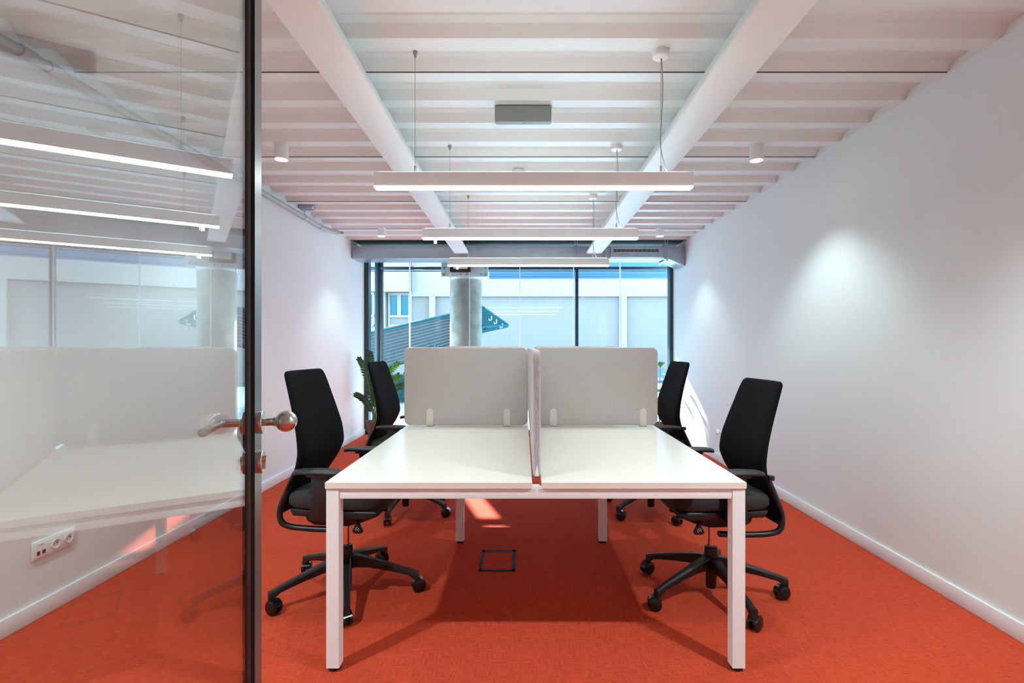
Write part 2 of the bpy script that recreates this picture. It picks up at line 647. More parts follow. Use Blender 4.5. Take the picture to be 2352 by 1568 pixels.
# steel canopy above, outside on the right
DO = 9.7
b = MB()
b.box(P(1123, DO), 5.5, DO, DO + 0.12, Zp(639, DO), 4.1, 0.01)  # upper part unseen, made tall to stop sun passing over the canopy
b.box(P(1123, DO), 5.5, DO - 0.02, DO + 0.02, Zp(634, DO), Zp(632.5, DO), 0.0)
b.box(5.2, 5.4, DO + 0.01, DO + 0.11, -0.15, Zp(639, DO) + 0.1, 0.0)
o = b.build('entrance_canopy', M['over'])
tag(o, 'blue steel canopy edge crossing the top of the window, right of the column', 'canopy')
b = MB()
b.box(P(1123, DO) - 1.42, P(1123, DO) - 0.01, DO, DO + 0.12, 2.86, 4.1, 0.01)  # added above the view to block the sun left of the canopy
b.build('unseen_sun_shade', M['over'], o)
b = MB()
b.box(-9, P(1123, DO) - 1.60, DO, DO + 0.12, 2.86, 4.1, 0.01)  # second added blocker, the gap between them lets a sun streak through
b.build('unseen_sun_shade', M['over'], o)

# sloping corrugated shelter roof seen left of and behind the column
t = thing('yard_shelter', 'dark corrugated shelter roof sloping down to the left behind the column', 'shelter',
          (0, 12, -0.15))


def sp(px, py, D):
    return Vector((P(px, D), D - 12, Zp(py, D) + 0.15))


Rr, Rl = sp(1111, 707, 12), sp(700, 800, 12)
Nr = sp(1104, 778, 11)
Nl = Nr + (Rl - Rr)
Nl.z -= 0.30
Fr = sp(1167, 746, 13.0)
Fl = Fr + (Rl - Rr)
b = MB()
n = 44
up = Vector((0, 0, 1))
top_r, top_l = [], []
for k in range(n + 1):
    s = k / n
    a = Rr.lerp(Nr, s)
    c = Rl.lerp(Nl, s)
    off = 0.018 * (1 if (k % 4) in (1, 2) else -1)
    nrm = Vector((0, -0.7, 0.5))
    top_r.append(a + nrm * off)
    top_l.append(c + nrm * off)
for k in range(n):
    b.quad(top_r[k], top_r[k + 1], top_l[k + 1], top_l[k])
for k in range(n):
    b.quad(top_r[k] + Vector((0, 0.02, -0.03)), top_l[k] + Vector((0, 0.02, -0.03)),
           top_l[k + 1] + Vector((0, 0.02, -0.03)), top_r[k + 1] + Vector((0, 0.02, -0.03)))
b.build('near_roof_slope', M['corr'], t, smooth=False)
b = MB()


def slab(p, th):
    lo = [q - Vector((0, 0, th)) for q in p]
    return [p, lo]


def addslab(b, p, th):
    hi = [Vector(q) for q in p]
    b.loft([hi, [q - Vector((0, 0, th)) for q in hi]])


addslab(b, [Rr, Fr, Fl, Rl], 0.06)
b.build('far_roof_slope', M['cap'], t, smooth=False)
b = MB()
b.tube([Rr + Vector((0, 0, .02)), Rl + Vector((0, 0, .02))], 0.035, 8)
b.tube([Rr, Fr], 0.03, 8)
b.tube([Fr, Fr + (Rl - Rr) * 0.3], 0.03, 8)
b.build('ridge_cap', M['cap'], t)
for s in (0.0, 0.12, 0.24):
    b = MB()
    d = (Rl - Rr) * s
    b.tube([Nr + d, Rr.lerp(Nr, .5) + d + Vector((0, .05, -.1)), Fr + d], 0.02, 6)
    b.build('rafter', M['cap'], t)
for s in (0.3, 0.5, 0.75):
    b = MB()
    q = Rr.lerp(Fr, s) - Vector((0, 0.0, 0.06))
    b.tube([q, q + Vector((0.0, 0, -.09)), q + Vector((-.05, 0, -.11)), q + Vector((-.06, 0, -.06))], 0.012, 6)
    b.build('gutter_hook', M['plate'], t)
for xx, yy2 in ((Nl.x * .55 + Nr.x * .45, -0.6), (Nr.x - .1, -.4), (Fr.x - .25, .75), (Fl.x * .5 + Fr.x * .5, .75)):
    b = MB()
    b.box(xx - 0.04, xx + 0.04, yy2 - 0.04, yy2 + 0.04, 0, 1.05)
    b.build('post', M['corr'], t, smooth=False)
# hedge below
t = thing('hedge', 'dark blue-green clipped hedge outside, behind the far left chair', 'hedge', (-2.6, 13.2, -0.15))
b = MB()
rr = random.Random(3)
for k in range(900):
    x, yv, z = rr.uniform(-3.5, 0.8), rr.uniform(-.3, .3), rr.uniform(.1, .75)
    s = rr.uniform(.03, .07)
    u = Vector((rr.uniform(-1, 1), rr.uniform(-1, 1), rr.uniform(-1, 1))).normalized()
    v = u.orthogonal().normalized()
    c = Vector((x, yv, z))
    b.quad(c - u * s, c - v * s * .5, c + u * s, c + v * s * .5)
b.box(-3.5, .8, -.25, .25, 0.005, .68)
b.build('foliage', M['hedge'], t, smooth=False)

# ------------------------------------------------------------------ air duct
YD = 6.9
t = thing('air_duct', 'long galvanised rectangular air duct hung above the window', 'duct', (0, YD, 2.42))
zb, zt2 = 0.0, 0.155
xe = XR - 0.006
b = MB()
b.prism([(XL + 0.004, zb), (P(1532, YD), zb), (xe, -0.10), (xe, zt2), (XL + 0.004, zt2)], 'y', 0, 0.37, 0.002)
b.build('duct_body', M['galv'], t)
b = MB()
for px in (902, 929, 1060, 1192, 1300, 1388):
    x = P(px, YD)
    b.box(x - 0.002, x + 0.002, -0.0025, 0.002, zb + .003, zt2 - .003)
    b.box(x - 0.002, x + 0.002, 0, .37, zb - 0.0025, zb + .002)
b.box(XL + .004, xe, -0.004, 0.001, zt2 - .004, zt2 + .003)
b.build('joint', M['galv'], t, smooth=False)
b = MB()
x0, x1 = P(1403, YD - .05), P(1526, YD - .05)
b.box(x0, x1, -0.05, 0.0, 0.005, 0.145, 0.003)
gr = b.build('grille_box', M['galv'], t)
b = MB()
b.box(P(1408, YD - .05), P(1514, YD - .05), -0.053, -0.046, 0.072, 0.124, 0.0)
b.build('grille_slot', M['black'], gr, smooth=False)
b = MB()
gx0, gx1 = P(1408, YD - .05), P(1514, YD - .05)
b.box(gx0, gx1, -0.058, -0.05, 0.068, 0.075)
b.box(gx0, gx1, -0.058, -0.05, 0.108, 0.126)
b.box(gx0 - .005, gx0 + .006, -0.058, -0.05, 0.068, 0.126)
b.box(gx1 - .006, gx1 + .005, -0.058, -0.05, 0.068, 0.126)
for k in range(1, 11):
    x = gx0 + (gx1 - gx0) * k / 11
    b.box(x - .0015, x + .0015, -0.056, -0.05, 0.072, 0.11)
b.box(gx0, gx1, -0.055, -0.05, 0.088, 0.091)
b.build('grille_frame', M['galv'], gr, smooth=False)
b = MB()
b.prism([(P(1519, YD + .2), -.02), (P(1532, YD), 0.002), (P(1532, YD) + .02, -.004), (P(1519, YD + .2) + .03, -.035)], 'y',
        -0.004, 0.37)
b.build('elbow_flange', M['galv'], t)
for px in (1062, 1323, 1387, 1528):
    x = P(px, YD)
    b = MB()
    for s in (-0.022, 0.012):
        b.box(x + s, x + s + 0.008, -0.03 if px != 1528 else -.06, -0.018 if px != 1528 else -.052, -0.015, 0.27)
    b.box(x - .028, x + .028, -0.035 if px != 1528 else -.062, 0.02, -0.02, -0.012)
    b.box(x - .028, x + .028, -0.035 if px != 1528 else -.062, 0.02, 0.165, 0.173)
    b.build('hanger', M['galv'], t, smooth=False)


# ------------------------------------------------------------------ conduit on the left wall
t = thing('conduit_pipe', 'grey plastic conduit running along the top of the left wall', 'pipe', (-2.215, 0, 2.572))
b = MB()
b.tube([(0, -1.5, 0), (0, 5.75, 0)], 0.022, 16)
b.build('pipe', M['pipe'], t)
for yv in (2.0, 2.55, 5.3):
    pass
for yv in (2.47, 2.33):
    b = MB()
    b.tube([(0, yv - .035, 0), (0, yv + .035, 0)], 0.029, 16)
    b.build('coupling', M['pipe'], t)
b = MB()
b.tube([(0, 5.70, 0), (0.004, 5.85, 0), (0.03, 5.98, 0.004), (0.07, 6.06, 0.008)], 0.027, 14,
       rfun=lambda s: 0.026 + 0.003 * math.sin(s * 40))
b.build('flexible_end', M['pipe'], t)
b = MB()
b.tube([(0.07, 6.06, 0.008), (0.11, 6.11, 0.01)], 0.017, 10)
b.build('connector', M['brass'], t)
b = MB()
b.tube([(0, 5.30, 0.0), (0, 5.30, 0.12)], 0.005, 8)
b.tube([(0, 5.287, 0), (0, 5.313, 0)], 0.027, 14)
b.prism([(-.05, .08), (.09, .08), (.12, .13), (-.03, .13)], 'y', 5.26, 5.34)
b.build('bracket', M['galv'], t)


# ------------------------------------------------------------------ sockets
def socket_plate(label, loc, rotz, n=3):
    t = thing('wall_socket', label, 'socket', loc, rotz, 'wall socket strips')
    W = 0.0755 * n
    b = MB()
    b.box(0, 0.011, -W / 2, W / 2, -0.043, 0.043, 0.004)
    b.box(0.008, 0.0135, -W / 2 + .008, W / 2 - .008, -0.034, 0.034, 0.002)
    pl = b.build('plate', M['plastic'], t)
    # data ports on module nearest the camera (local -y when facing +x)
    yc = -W / 2 + 0.0755 / 2
    b = MB()
    for dy in (-0.014, 0.014):
        b.box(0.011, 0.0142, yc + dy - .008, yc + dy + .008, -0.022, -0.004)
    b.build('data_port', M['slotdark'], t, smooth=False)
    b = MB()
    b.box(0.0132, 0.0139, yc - .013, yc + .013, 0.022, 0.0245)
    b.build('marking', M['seam'], t, smooth=False)
    for k in (1, 2):
        y = yc + 0.0755 * k - (0.004 if k == 2 else 0)
        mt = Matrix.Translation((0.0135, y, 0)) @ Matrix.Rotation(R(90), 4, 'Y')
        b = MB()
        b.lathe([(0.0235, -0.001), (0.0235, 0.003), (0.021, 0.004), (0.0195, 0.001), (0, 0.0008)], 28, mt)
        rd = b.build('outlet', M['plastic'], t)
        b = MB()
        for dy, dz in ((-0.009, 0), (0.009, 0)):
            b.box(0.0140, 0.0150, y + dy - .0025, y + dy + .0025, dz - .0025, dz + .0025)
        b.tube([(0.014, y, .009), (0.024, y, .009)], 0.0024, 8)
        b.build('contact', M['slotdark'], rd, smooth=False)
    return t


socket_plate('white triple wall socket strip on the left wall, seen through the glass door', (XL, 2.52, 0.318), 0)
socket_plate('white triple wall socket strip low on the right wall, partly behind the near right chair',
             (XR, 5.66, 0.31), PI)


# ------------------------------------------------------------------ ceiling device, detector
t = thing('ceiling_sensor_box', 'grey rectangular box with two small holes, mounted on the ceiling between the beams',
          'sensor', (0.0, 2.99, DECK))
b = MB()
b.box(-0.161, 0.164, 0.0, 0.056, -0.092, -0.006, 0.003)
bd = b.build('housing', M['devgrey'], t)
b = MB()
b.box(-0.154, 0.157, 0.005, 0.051, -0.096, -0.091, 0.001)
b.build('bottom_cover', M['devgrey2'], t)
b = MB()
for x in (0.001, 0.012):
    b.lathe([(0.0, -0.0005), (0.0035, -0.0005), (0.0035, 0.002), (0, .002)], 12, Matrix.Translation((x, 0.027, -0.0965)))
b.build('sensor_hole', M['slotdark'], t)
b = MB()
b.box(-0.15, 0.155, 0.01, 0.05, -0.008, 0.0)
b.build('mounting_plate', M['slotdark'], t, smooth=False)

b = MB()
b.lathe([(0.0, 0.0), (0.052, 0.0), (0.052, -0.014), (0.045, -0.022), (0.030, -0.030), (0.0, -0.034)][::-1], 32)
o = b.build('smoke_detector', M['plastic'], loc=(P(1191, 4.14), 4.14, DECK))
tag(o, 'small round white smoke detector on the ceiling, half hidden by the nearest pendant', 'detector')


# ------------------------------------------------------------------ pendant lamps
def pendant(D, label, ytop, sensor):
    z0 = Zp({2.45: 433.5, 3.61: 549.5, 4.82: 611}[D], D)
    t = thing('linear_pendant_lamp', label, 'lamp', (0.05, D, z0), 0, 'linear pendants above the desks')
    h, hw, L = 0.072, 0.026, 0.743
    b = MB()
    b.box(-L, L, -hw, hw, 0.007, h, 0.002)
    hs = b.build('housing', M['metalw'], t)
    b = MB()
    b.box(-L + .001, L - .001, -hw + .001, hw - .001, 0.0, 0.0075, 0.002)
    b.build('diffuser', M['diff'], t)
    b = MB()
    b.box(-L + .02, L - .02, -hw + .006, hw - .006, h - .001, h + .0015)
    b.build('upper_diffuser', M['updiff'], t, smooth=False)
    ytop = ytop - D
    zc = DECK - z0
    for x, nm in ((-0.555, 0), (0.597, 1)):
        b = MB()
        b.tube([(x, 0, h + .0015), (x, 0, h + .035)], 0.0055, 10)
        b.tube([(x, 0, h + .035), (x, 0, zc)], 0.0012, 6)
        if nm == 0:
            b.lathe([(0.0, 0), (0.006, 0), (0.006, .012), (0.0115, .016), (0.0115, .03), (0.0, .03)], 12,
                    Matrix.Translation((x, 0, zc - .03)))
        b.build('suspension_wire', M['wire'], t)
    b = MB()
    x = 0.597
    b.lathe([(0.0, -.001), (0.034, 0), (0.04, .005), (0.04, .032), (0.0, .032)], 32, Matrix.Translation((x, 0, zc - .032)))
    b.build('canopy', M['plastic'], t)
    b = MB()
    pts = []
    for k in range(25):
        s = k / 24
        z = zc - .032 + (h - zc + .032) * s
        dx = 0.006 * math.sin(s * 6) + 0.05 * max(0, s - .72) ** 1.6 * 8 * .6 + 0.004
        pts.append((x + dx, 0.004, z))
    b.tube(pts, 0.0027, 8)
    b.build('power_cord', M['cord'], t)
    if sensor:
        b = MB()
        b.lathe([(0.0, -0.03), (0.010, -0.03), (0.010, 0.0), (0, 0)], 14, Matrix.Translation((-0.655, 0, 0)))
        b.build('sensor', M['plastic'], t)
    return t


pendant(2.45, 'white linear pendant lamp nearest the glass door, biggest of the three', 2.45, False)
pendant(3.61, 'white linear pendant lamp, middle one of the three', 3.61, True)
pendant(4.82, 'white linear pendant lamp nearest the window, just below the duct', 4.82, True)


# ------------------------------------------------------------------ ceiling spotlights
def spotlight(x, D, h, label, power=1.0, cone=100):
    t = thing('ceiling_spotlight', label, 'lamp', (x, D, DECK), 0, 'round ceiling spotlights')
    b = MB()
    b.lathe([(0.0, -h + .008), (0.040, -h + .008), (0.041, -h), (0.0445, -h), (0.0445, 0), (0, 0)], 32)
    b.build('housing', M['plastic'], t)
    b = MB()
    b.lathe([(0.0, -h + .002), (0.039, -h + .002), (0.039, -h + .006), (0, -h + .006)], 32)
    b.build('lens', M['lens'], t)
    l = bpy.data.objects.new('bulb', bpy.data.lights.new('bulb', 'SPOT'))
    C.objects.link(l)
    l.parent = t
    l.location = (0, 0, -h - 0.012)
    l.data.energy = SPOT * power
    l.data.spot_size = R(cone)
    l.data.spot_blend = 0.6
    l.data.shadow_soft_size = 0.035
    l.data.color = (0.78, 1.0, 1.0)
    return t


spotlight(-1.655, 3.58, 0.108, 'round white ceiling spotlight left of the left beam, beside the glass door edge', 1.05, 103)
spotlight(1.61, 3.60, 0.108, 'round white ceiling spotlight right of the right beam, nearer the camera', 1.05, 103)
spotlight(-1.66, 6.14, 0.10, 'round white ceiling spotlight above the far left chair, near the duct', 0.7)
spotlight(1.61, 6.14, 0.10, 'round white ceiling spotlight above the far right chair, near the duct', 0.7)
spotlight(-1.655, 1.04, 0.108, 'round white ceiling spotlight near the doorway, on the door side', 4.2, 125)
spotlight(1.61, 1.04, 0.108, 'round white ceiling spotlight near the doorway, by the right wall', 4.2, 125)
spotlight(-1.0, -0.7, 0.108, 'unseen fill spotlight added in the corridor on the left', 3.0)  # this pair is added behind the camera to brighten the foreground
spotlight(1.1, -0.7, 0.108, 'unseen fill spotlight added in the corridor on the right', 3.0)

# ------------------------------------------------------------------ bench desk
YA, YB, YE = 2.03, 3.45, 4.87         # front edge, middle joint, far edge
DX = 0.05
DZ = 0.741
t = thing('bench_desk', 'white four-person bench desk with square legs, in the middle of the carpet', 'desk', (DX, YA, 0))
for x0, x1 in ((-0.820, -0.014), (0.0235, 0.820)):
    for y0, y1 in ((0, YB - YA - .002), (YB - YA + .002, YE - YA)):
        b = MB()
        b.box(x0, x1, y0, y1, DZ - 0.025, DZ, 0.0012, 1)
        b.build('desktop', M['top'], t)
b = MB()
LB = YE - YA
for y0 in (0.006, LB - .056):
    b.box(-0.767, 0.767, y0 + .004, y0 + .046, DZ - 0.066, DZ - .0255, 0.001)
for x in (-0.60, -0.12, 0.10, 0.60):
    b.box(x, x + .04, .03, LB - .03, DZ - .062, DZ - .028)
b.box(-0.5, 0.5, YB - YA - .02, YB - YA + .02, DZ - .066, DZ - .027)
b.box(-0.013, .017, .014, .06, DZ - .03, DZ - .022)
b.build('rail', M['metalw'], t)
legs = [(-0.817, 0.006), (0.767, 0.006), (-0.817, LB - .056), (0.767, LB - .056), (-0.48, 1.325), (0.44, 1.325)]
for x, yv in legs:
    b = MB()
    b.box(x, x + .05, yv, yv + .05, 0.014, DZ - .0255, 0.0012, 1)
    lg = b.build('leg', M['metalw'], t)
    b = MB()
    b.lathe([(0.0, 0), (0.021, 0), (0.024, .004), (0.024, .014), (0, .014)], 20,
            Matrix.Translation((x + .025, yv + .025, 0)))
    b.build('glide', M['black'], lg)


# ------------------------------------------------------------------ desk screens
def rr_outline(w, h, r, n=7):
    pts = []
    for cx, cz, a0 in ((w - r, h - r, 0), (r, h - r, 90), (r, r, 180), (w - r, r, 270)):
        for k in range(n + 1):
            a = R(a0 + 90 * k / n)
            pts.append((cx + r * math.cos(a), cz + r * math.sin(a)))
    return pts


def cushion(b, w, h, r, th, edge=0.010):
    """padded panel in the x-z plane, thickness along y, rounded rim"""
    rings = []
    for off, dy in ((0.012, -th / 2), (0.004, -th / 2 + .0012), (0.0, -th / 2 + .006), (0.0, th / 2 - .006),
                    (0.004, th / 2 - .0012), (0.012, th / 2)):
        o = rr_outline(w - 2 * off, h - 2 * off, r - off * .7)
        rings.append([(x + off, dy, z + off) for x, z in o])
    b.loft(rings)


def screen(label, loc, W, rotz, H=0.513, brackets=(), tagside=None):
    t = thing('desk_screen', label, 'screen', loc, rotz, 'grey fabric desk screens')
    b = MB()
    cushion(b, W, H, 0.04, 0.03)
    b.build('panel', M['screen'], t)
    for bx in brackets:
        b = MB()
        for s in (-1, 1):
            o = []
            bw = 0.0215
            for k in range(13):
                a = PI * k / 12
                o.append((bx + bw * math.cos(a), 0.092 + bw * math.sin(a)))
            o = [(bx + bw, -0.004)] + o + [(bx - bw, -0.004)]
            b.prism(o, 'y', s * 0.0155, s * 0.019)
            b.box(bx - bw, bx + bw, min(s * .0155, s * .042), max(s * .0155, s * .042), -0.006, -0.0035, 0.0008, 1)
            b.lathe([(0, 0), (bw, 0), (bw, .0025), (0, .0025)], 20, Matrix.Translation((bx, s * .034, -.006)))
        b.build('bracket', M['top'], t)
    return t


SZ = 0.747
s1 = screen('grey fabric desk screen across the near left desktop, behind its two white brackets',
            (P(929, 3.452), 3.452, SZ), 0.806 + P(929, 3.452) * 0 - 0.0 if False else 0.81, 0,
            brackets=(0.168, 0.678)) if False else None
screen('grey fabric cross screen standing at the back of the near left desktop', (-0.780, 3.447, SZ), 0.812, 0,
       brackets=(0.170, 0.676))
screen('grey fabric cross screen standing at the back of the near right desktop', (0.085, 3.447, SZ), 0.802, 0,
       brackets=(0.115, 0.706))
screen('grey fabric cross screen at the window end of the far left desktop', (-0.720, 4.93, SZ), 0.745, 0, H=0.516)
screen('grey fabric cross screen at the window end of the far right desktop', (0.085, 4.93, SZ), 0.802, 0, H=0.516)
lg = screen('grey fabric lengthwise screen between the two near desktops, edge-on with a blue-grey strip',
            (0.0565, 2.10, SZ - 0.01), 1.325, PI / 2, H=0.517)
b = MB()
b.box(-0.0015, 0.004, -0.0085, 0.0085, 0.035, 0.475, 0.002)
b.build('edge_strip', M['zip'], lg)
b = MB()
b.prism([(-0.0075, 0.012), (0.0075, 0.012), (0.006, 0.03), (0.0, 0.055), (-0.006, 0.03)], 'x', -0.004, 0.002)
b.build('tag', M['metalw'], lg)
screen('grey fabric lengthwise screen between the two far desktops', (0.0565, 3.475, SZ - 0.01), 1.40, PI / 2, H=0.513)

# ------------------------------------------------------------------ floor box
t = thing('floor_box', 'flush floor outlet box with a dark slate rim under the desk', 'floor box',
          (P(1144, 3.1), 2.945, 0))
b = MB()
W2, D2, f = 0.102, 0.30, 0.012
b.box(-W2, W2, 0, f * 1.6, 0, .004)
b.box(-W2, W2, D2 - f * 2.6, D2, 0, .004)
b.box(-W2, -W2 + f * 1.2, 0, D2, 0, .004)
b.box(W2 - f * 1.4, W2, 0, D2, 0, .004)
b.build('rim', M['floorbox'], t, smooth=False)
b = MB()
b.box(-W2 + f, W2 - f, f, D2 - f, 0, .0025)
b.build('carpet_lid', M['carpet'], t, smooth=False)


# ------------------------------------------------------------------ office chairs
def sect(cx, z, wd, th, n=28, curve=0.0, p=3.2):
    """horizontal section of the back: superellipse in y (width) and x (thickness), bowed by curve"""
    out = []
    for k in range(n):
        a = 2 * PI * k / n
        c, s = math.cos(a), math.sin(a)
        yv = math.copysign(abs(c) ** (2 / p), c) * wd / 2
        xv = math.copysign(abs(s) ** (2 / p), s) * th / 2
        bow = curve * (yv / (wd / 2)) ** 2 if wd > 0 else 0
        out.append((cx + xv + bow, yv, z))
    return out


def lerp_tab(tab, z):
    """smooth (monotone-ish Hermite) interpolation of a table of (z, values...)"""
    n = len(tab)
    z = min(max(z, tab[0][0]), tab[-1][0])
    for i in range(n - 1):
        z0, z1 = tab[i][0], tab[i + 1][0]
        if z <= z1:
            h = z1 - z0
            s = (z - z0) / h
            out = []
            for c in range(1, len(tab[0])):
                p0, p1 = tab[i][c], tab[i + 1][c]

                def slope(k):
                    if k == 0:
                        return (tab[1][c] - tab[0][c]) / (tab[1][0] - tab[0][0])
                    if k == n - 1:
                        return (tab[-1][c] - tab[-2][c]) / (tab[-1][0] - tab[-2][0])
                    a_ = (tab[k][c] - tab[k - 1][c]) / (tab[k][0] - tab[k - 1][0])
                    b_ = (tab[k + 1][c] - tab[k][c]) / (tab[k + 1][0] - tab[k][0])
                    return 0 if a_ * b_ <= 0 else 2 * a_ * b_ / (a_ + b_)
                m0, m1 = slope(i) * h, slope(i + 1) * h
                out.append((2 * s ** 3 - 3 * s ** 2 + 1) * p0 + (s ** 3 - 2 * s ** 2 + s) * m0 +
                           (-2 * s ** 3 + 3 * s ** 2) * p1 + (s ** 3 - s ** 2) * m1)
            return out


def make_chair(label):
    t = thing('office_chair', label, 'chair', (0, 0, 0), 0, 'black office chairs around the desk')
    # --- backrest
    tab = [  # z, centre x, width, thickness
        (0.455, -0.252, 0.385, 0.020),
        (0.50, -0.243, 0.395, 0.026),
        (0.56, -0.218, 0.400, 0.034),
        (0.62, -0.187, 0.405, 0.044),
        (0.68, -0.160, 0.428, 0.054),
        (0.75, -0.146, 0.456, 0.060),
        (0.82, -0.152, 0.454, 0.056),
        (0.92, -0.176, 0.433, 0.048),
        (1.02, -0.206, 0.409, 0.042),
        (1.10, -0.231, 0.390, 0.038),
        (1.128, -0.241, 0.378, 0.032),
        (1.140, -0.245, 0.360, 0.024),
        (1.146, -0.248, 0.330, 0.010)]
    rings = []
    zs = [0.455 + 0.0158 * k for k in range(42)] + [1.115, 1.122, 1.128, 1.134, 1.139, 1.143, 1.146]
    for z in zs:
        cx, wd, th = lerp_tab(tab, z)
        cur = 0.018 * min(1, max(0, (z - 0.60) / 0.15))
        rings.append(sect(cx, z, wd, th, curve=cur))
    b = MB()
    b.loft(rings)
    b.build('backrest', M['blackfab'], t, sharp=60)
    # back shell edge running down each side and forward under the seat
    b = MB()
    key = [(-0.176, 0.650), (-0.200, 0.600), (-0.226, 0.545), (-0.246, 0.500), (-0.254, 0.455), (-0.246, 0.418), (-0.216, 0.395),
           (-0.160, 0.383), (-0.06, 0.376), (0.04, 0.374)]
    path = []
    for i in range(len(key) - 1):
        p0, p1, p2, p3 = (Vector(key[max(i - 1, 0)]), Vector(key[i]), Vector(key[i + 1]),
                          Vector(key[min(i + 2, len(key) - 1)]))
        for k in range(4):
            q = k / 4
            path.append(tuple(0.5 * (2 * p1 + (p2 - p0) * q + (2 * p0 - 5 * p1 + 4 * p2 - p3) * q * q +
                                     (3 * p1 - p0 - 3 * p2 + p3) * q ** 3)))
    path.append(key[-1])
    for s in (-1, 1):
        b = MB()
        rg = []
        for i, (x, z) in enumerate(path):
            q = path[min(i + 1, len(path) - 1)]
            q0 = path[max(i - 1, 0)]
            d = Vector((q[0] - q0[0], 0, q[1] - q0[1])).normalized()
            nn = Vector((-d.z, 0, d.x))
            yv = s * (0.184 - 0.04 * max(0, i - 22) / 14)
            hw2, ht = 0.016, 0.014
            ring = []
            for k in range(12):
                a = 2 * PI * k / 12
                ring.append(Vector((x, yv, z)) + nn * ht * math.sin(a) + Vector((0, hw2 * math.cos(a), 0)))
            rg.append(ring)
        b.loft(rg)
        b.build('back_frame', M['black'], t, sharp=60)
    b = MB()
    b.box(-0.203, -0.175, 0.172, 0.196, 0.648, 0.672, 0.003)
    b.build('back_adjuster', M['black'], t)
    # --- seat cushion
    b = MB()
    rg = []
    for i, (z, ins) in enumerate(((0.486, .03), (0.488, .012), (0.500, 0.002), (0.530, 0.0), (0.548, 0.006),
                                  (0.558, .022), (0.561, .05))):
        ring = []
        for k in range(40):
            a = 2 * PI * k / 40
            c, s = math.cos(a), math.sin(a)
            hx, hy = 0.245 - ins, 0.235 - ins
            x = math.copysign(abs(c) ** (2 / 4.0), c) * hx
            yv = math.copysign(abs(s) ** (2 / 4.0), s) * hy
            zz = z - (0.022 * max(0, (x - .1) / .14) ** 2) + 0.006 * (yv / .23) ** 2
            ring.append((x + 0.01, yv, zz))
        rg.append(ring)
    b.loft(rg)
    b.build('seat', M['darkfab'], t, sharp=70)
    # --- pan and tilt mechanism below the seat
    b = MB()
    b.prism([(-0.20, 0.488), (0.235, 0.486), (0.252, 0.470), (0.20, 0.425), (0.12, 0.392), (0.05, 0.372), (-0.12, 0.372),
             (-0.16, 0.392), (-0.19, 0.455)], 'y', -0.10, 0.10, 0.008)
    b.prism([(-0.19, 0.489), (0.245, 0.487), (0.250, 0.472), (0.20, 0.445), (-0.17, 0.455)], 'y', -0.215, 0.215, 0.008)
    mech = b.build('mechanism', M['black'], t, sharp=50)
    for s in (-1, 1):
        b = MB()
        mt = Matrix.Translation((0.135, s * 0.165, 0.395)) @ Matrix.Rotation(R(-90 * s), 4, 'X')
        b.tube([(0.10, s * 0.09, 0.41), (0.12, s * 0.13, 0.405), (0.135, s * 0.165, 0.398)], 0.008, 8)
        o = []
        for k in range(24):
            a = 2 * PI * k / 24
            rr2 = 0.024 * (1 + 0.16 * math.cos(3 * (a - PI / 2)))
            o.append((0.135 + rr2 * math.cos(a), 0.388 + rr2 * math.sin(a)))
        b.prism(o, 'y', s * 0.160, s * 0.176, 0.003)
        kn = b.build('lever_knob', M['gloss'], t, sharp=50)
        b = MB()
        pts = [(0.135 + .0095 * math.cos(a), s * 0.1765, 0.388 + .0095 * math.sin(a)) for a in
               [R(-60 + 30 * k) for k in range(10)]]
        b.tube(pts, 0.0009, 6)
        b.box(0.133, 0.137, min(s * .176, s * .1772), max(s * .176, s * .1772), .386, .39)
        b.build('icon', M['icon'], kn)
    # --- armrests
    for s in (-1, 1):
        b = MB()
        rg = []
        for x, hw2, z in ((-0.130, 0.012, .688), (-0.126, 0.026, .690), (-0.10, 0.038, .695), (-0.03, 0.043, .698),
                          (0.06, 0.042, .697), (0.105, 0.036, .692), (0.122, 0.024, .688), (0.126, 0.010, .686)):
            ring = []
            for k in range(18):
                a = 2 * PI * k / 18
                c, s3 = math.cos(a), math.sin(a)
                ring.append((x, s * 0.268 + hw2 * math.copysign(abs(c) ** .7, c),
                             z - .012 + (.012 if hw2 > .02 else .006) * math.copysign(abs(s3) ** .7, s3)))
            rg.append(ring)
        b.loft(rg)
        b.build('armrest_pad', M['armpad'], t, sharp=60)
        b = MB()
        b.prism([(-0.055, .455), (0.050, .455), (0.045, .60), (0.040, .676), (-0.045, .676), (-0.040, .60)], 'y',
                s * 0.252, s * 0.284, 0.006)
        b.prism([(-0.04, .452), (0.045, .452), (0.045, .470), (-0.04, .470)], 'y', s * 0.10, s * 0.275, 0.003)
        b.box(-0.06, 0.05, min(s * .235, s * .30), max(s * .235, s * .30), .664, .678, .004)
        b.build('armrest_support', M['black'], t, sharp=50)
    # --- gas lift
    b = MB()
    b.tube([(0, 0, 0.22), (0, 0, 0.378)], 0.0145, 20)
    b.build('gas_lift', M['chrome'], t)
    # --- star base
    b = MB()
    b.lathe([(0.0, 0.035), (0.024, 0.035), (0.026, 0.04), (0.027, 0.12), (0.036, 0.135), (0.038, 0.20), (0.033, 0.206),
             (0.031, 0.242), (0.027, 0.246), (0.0, 0.246)], 28)
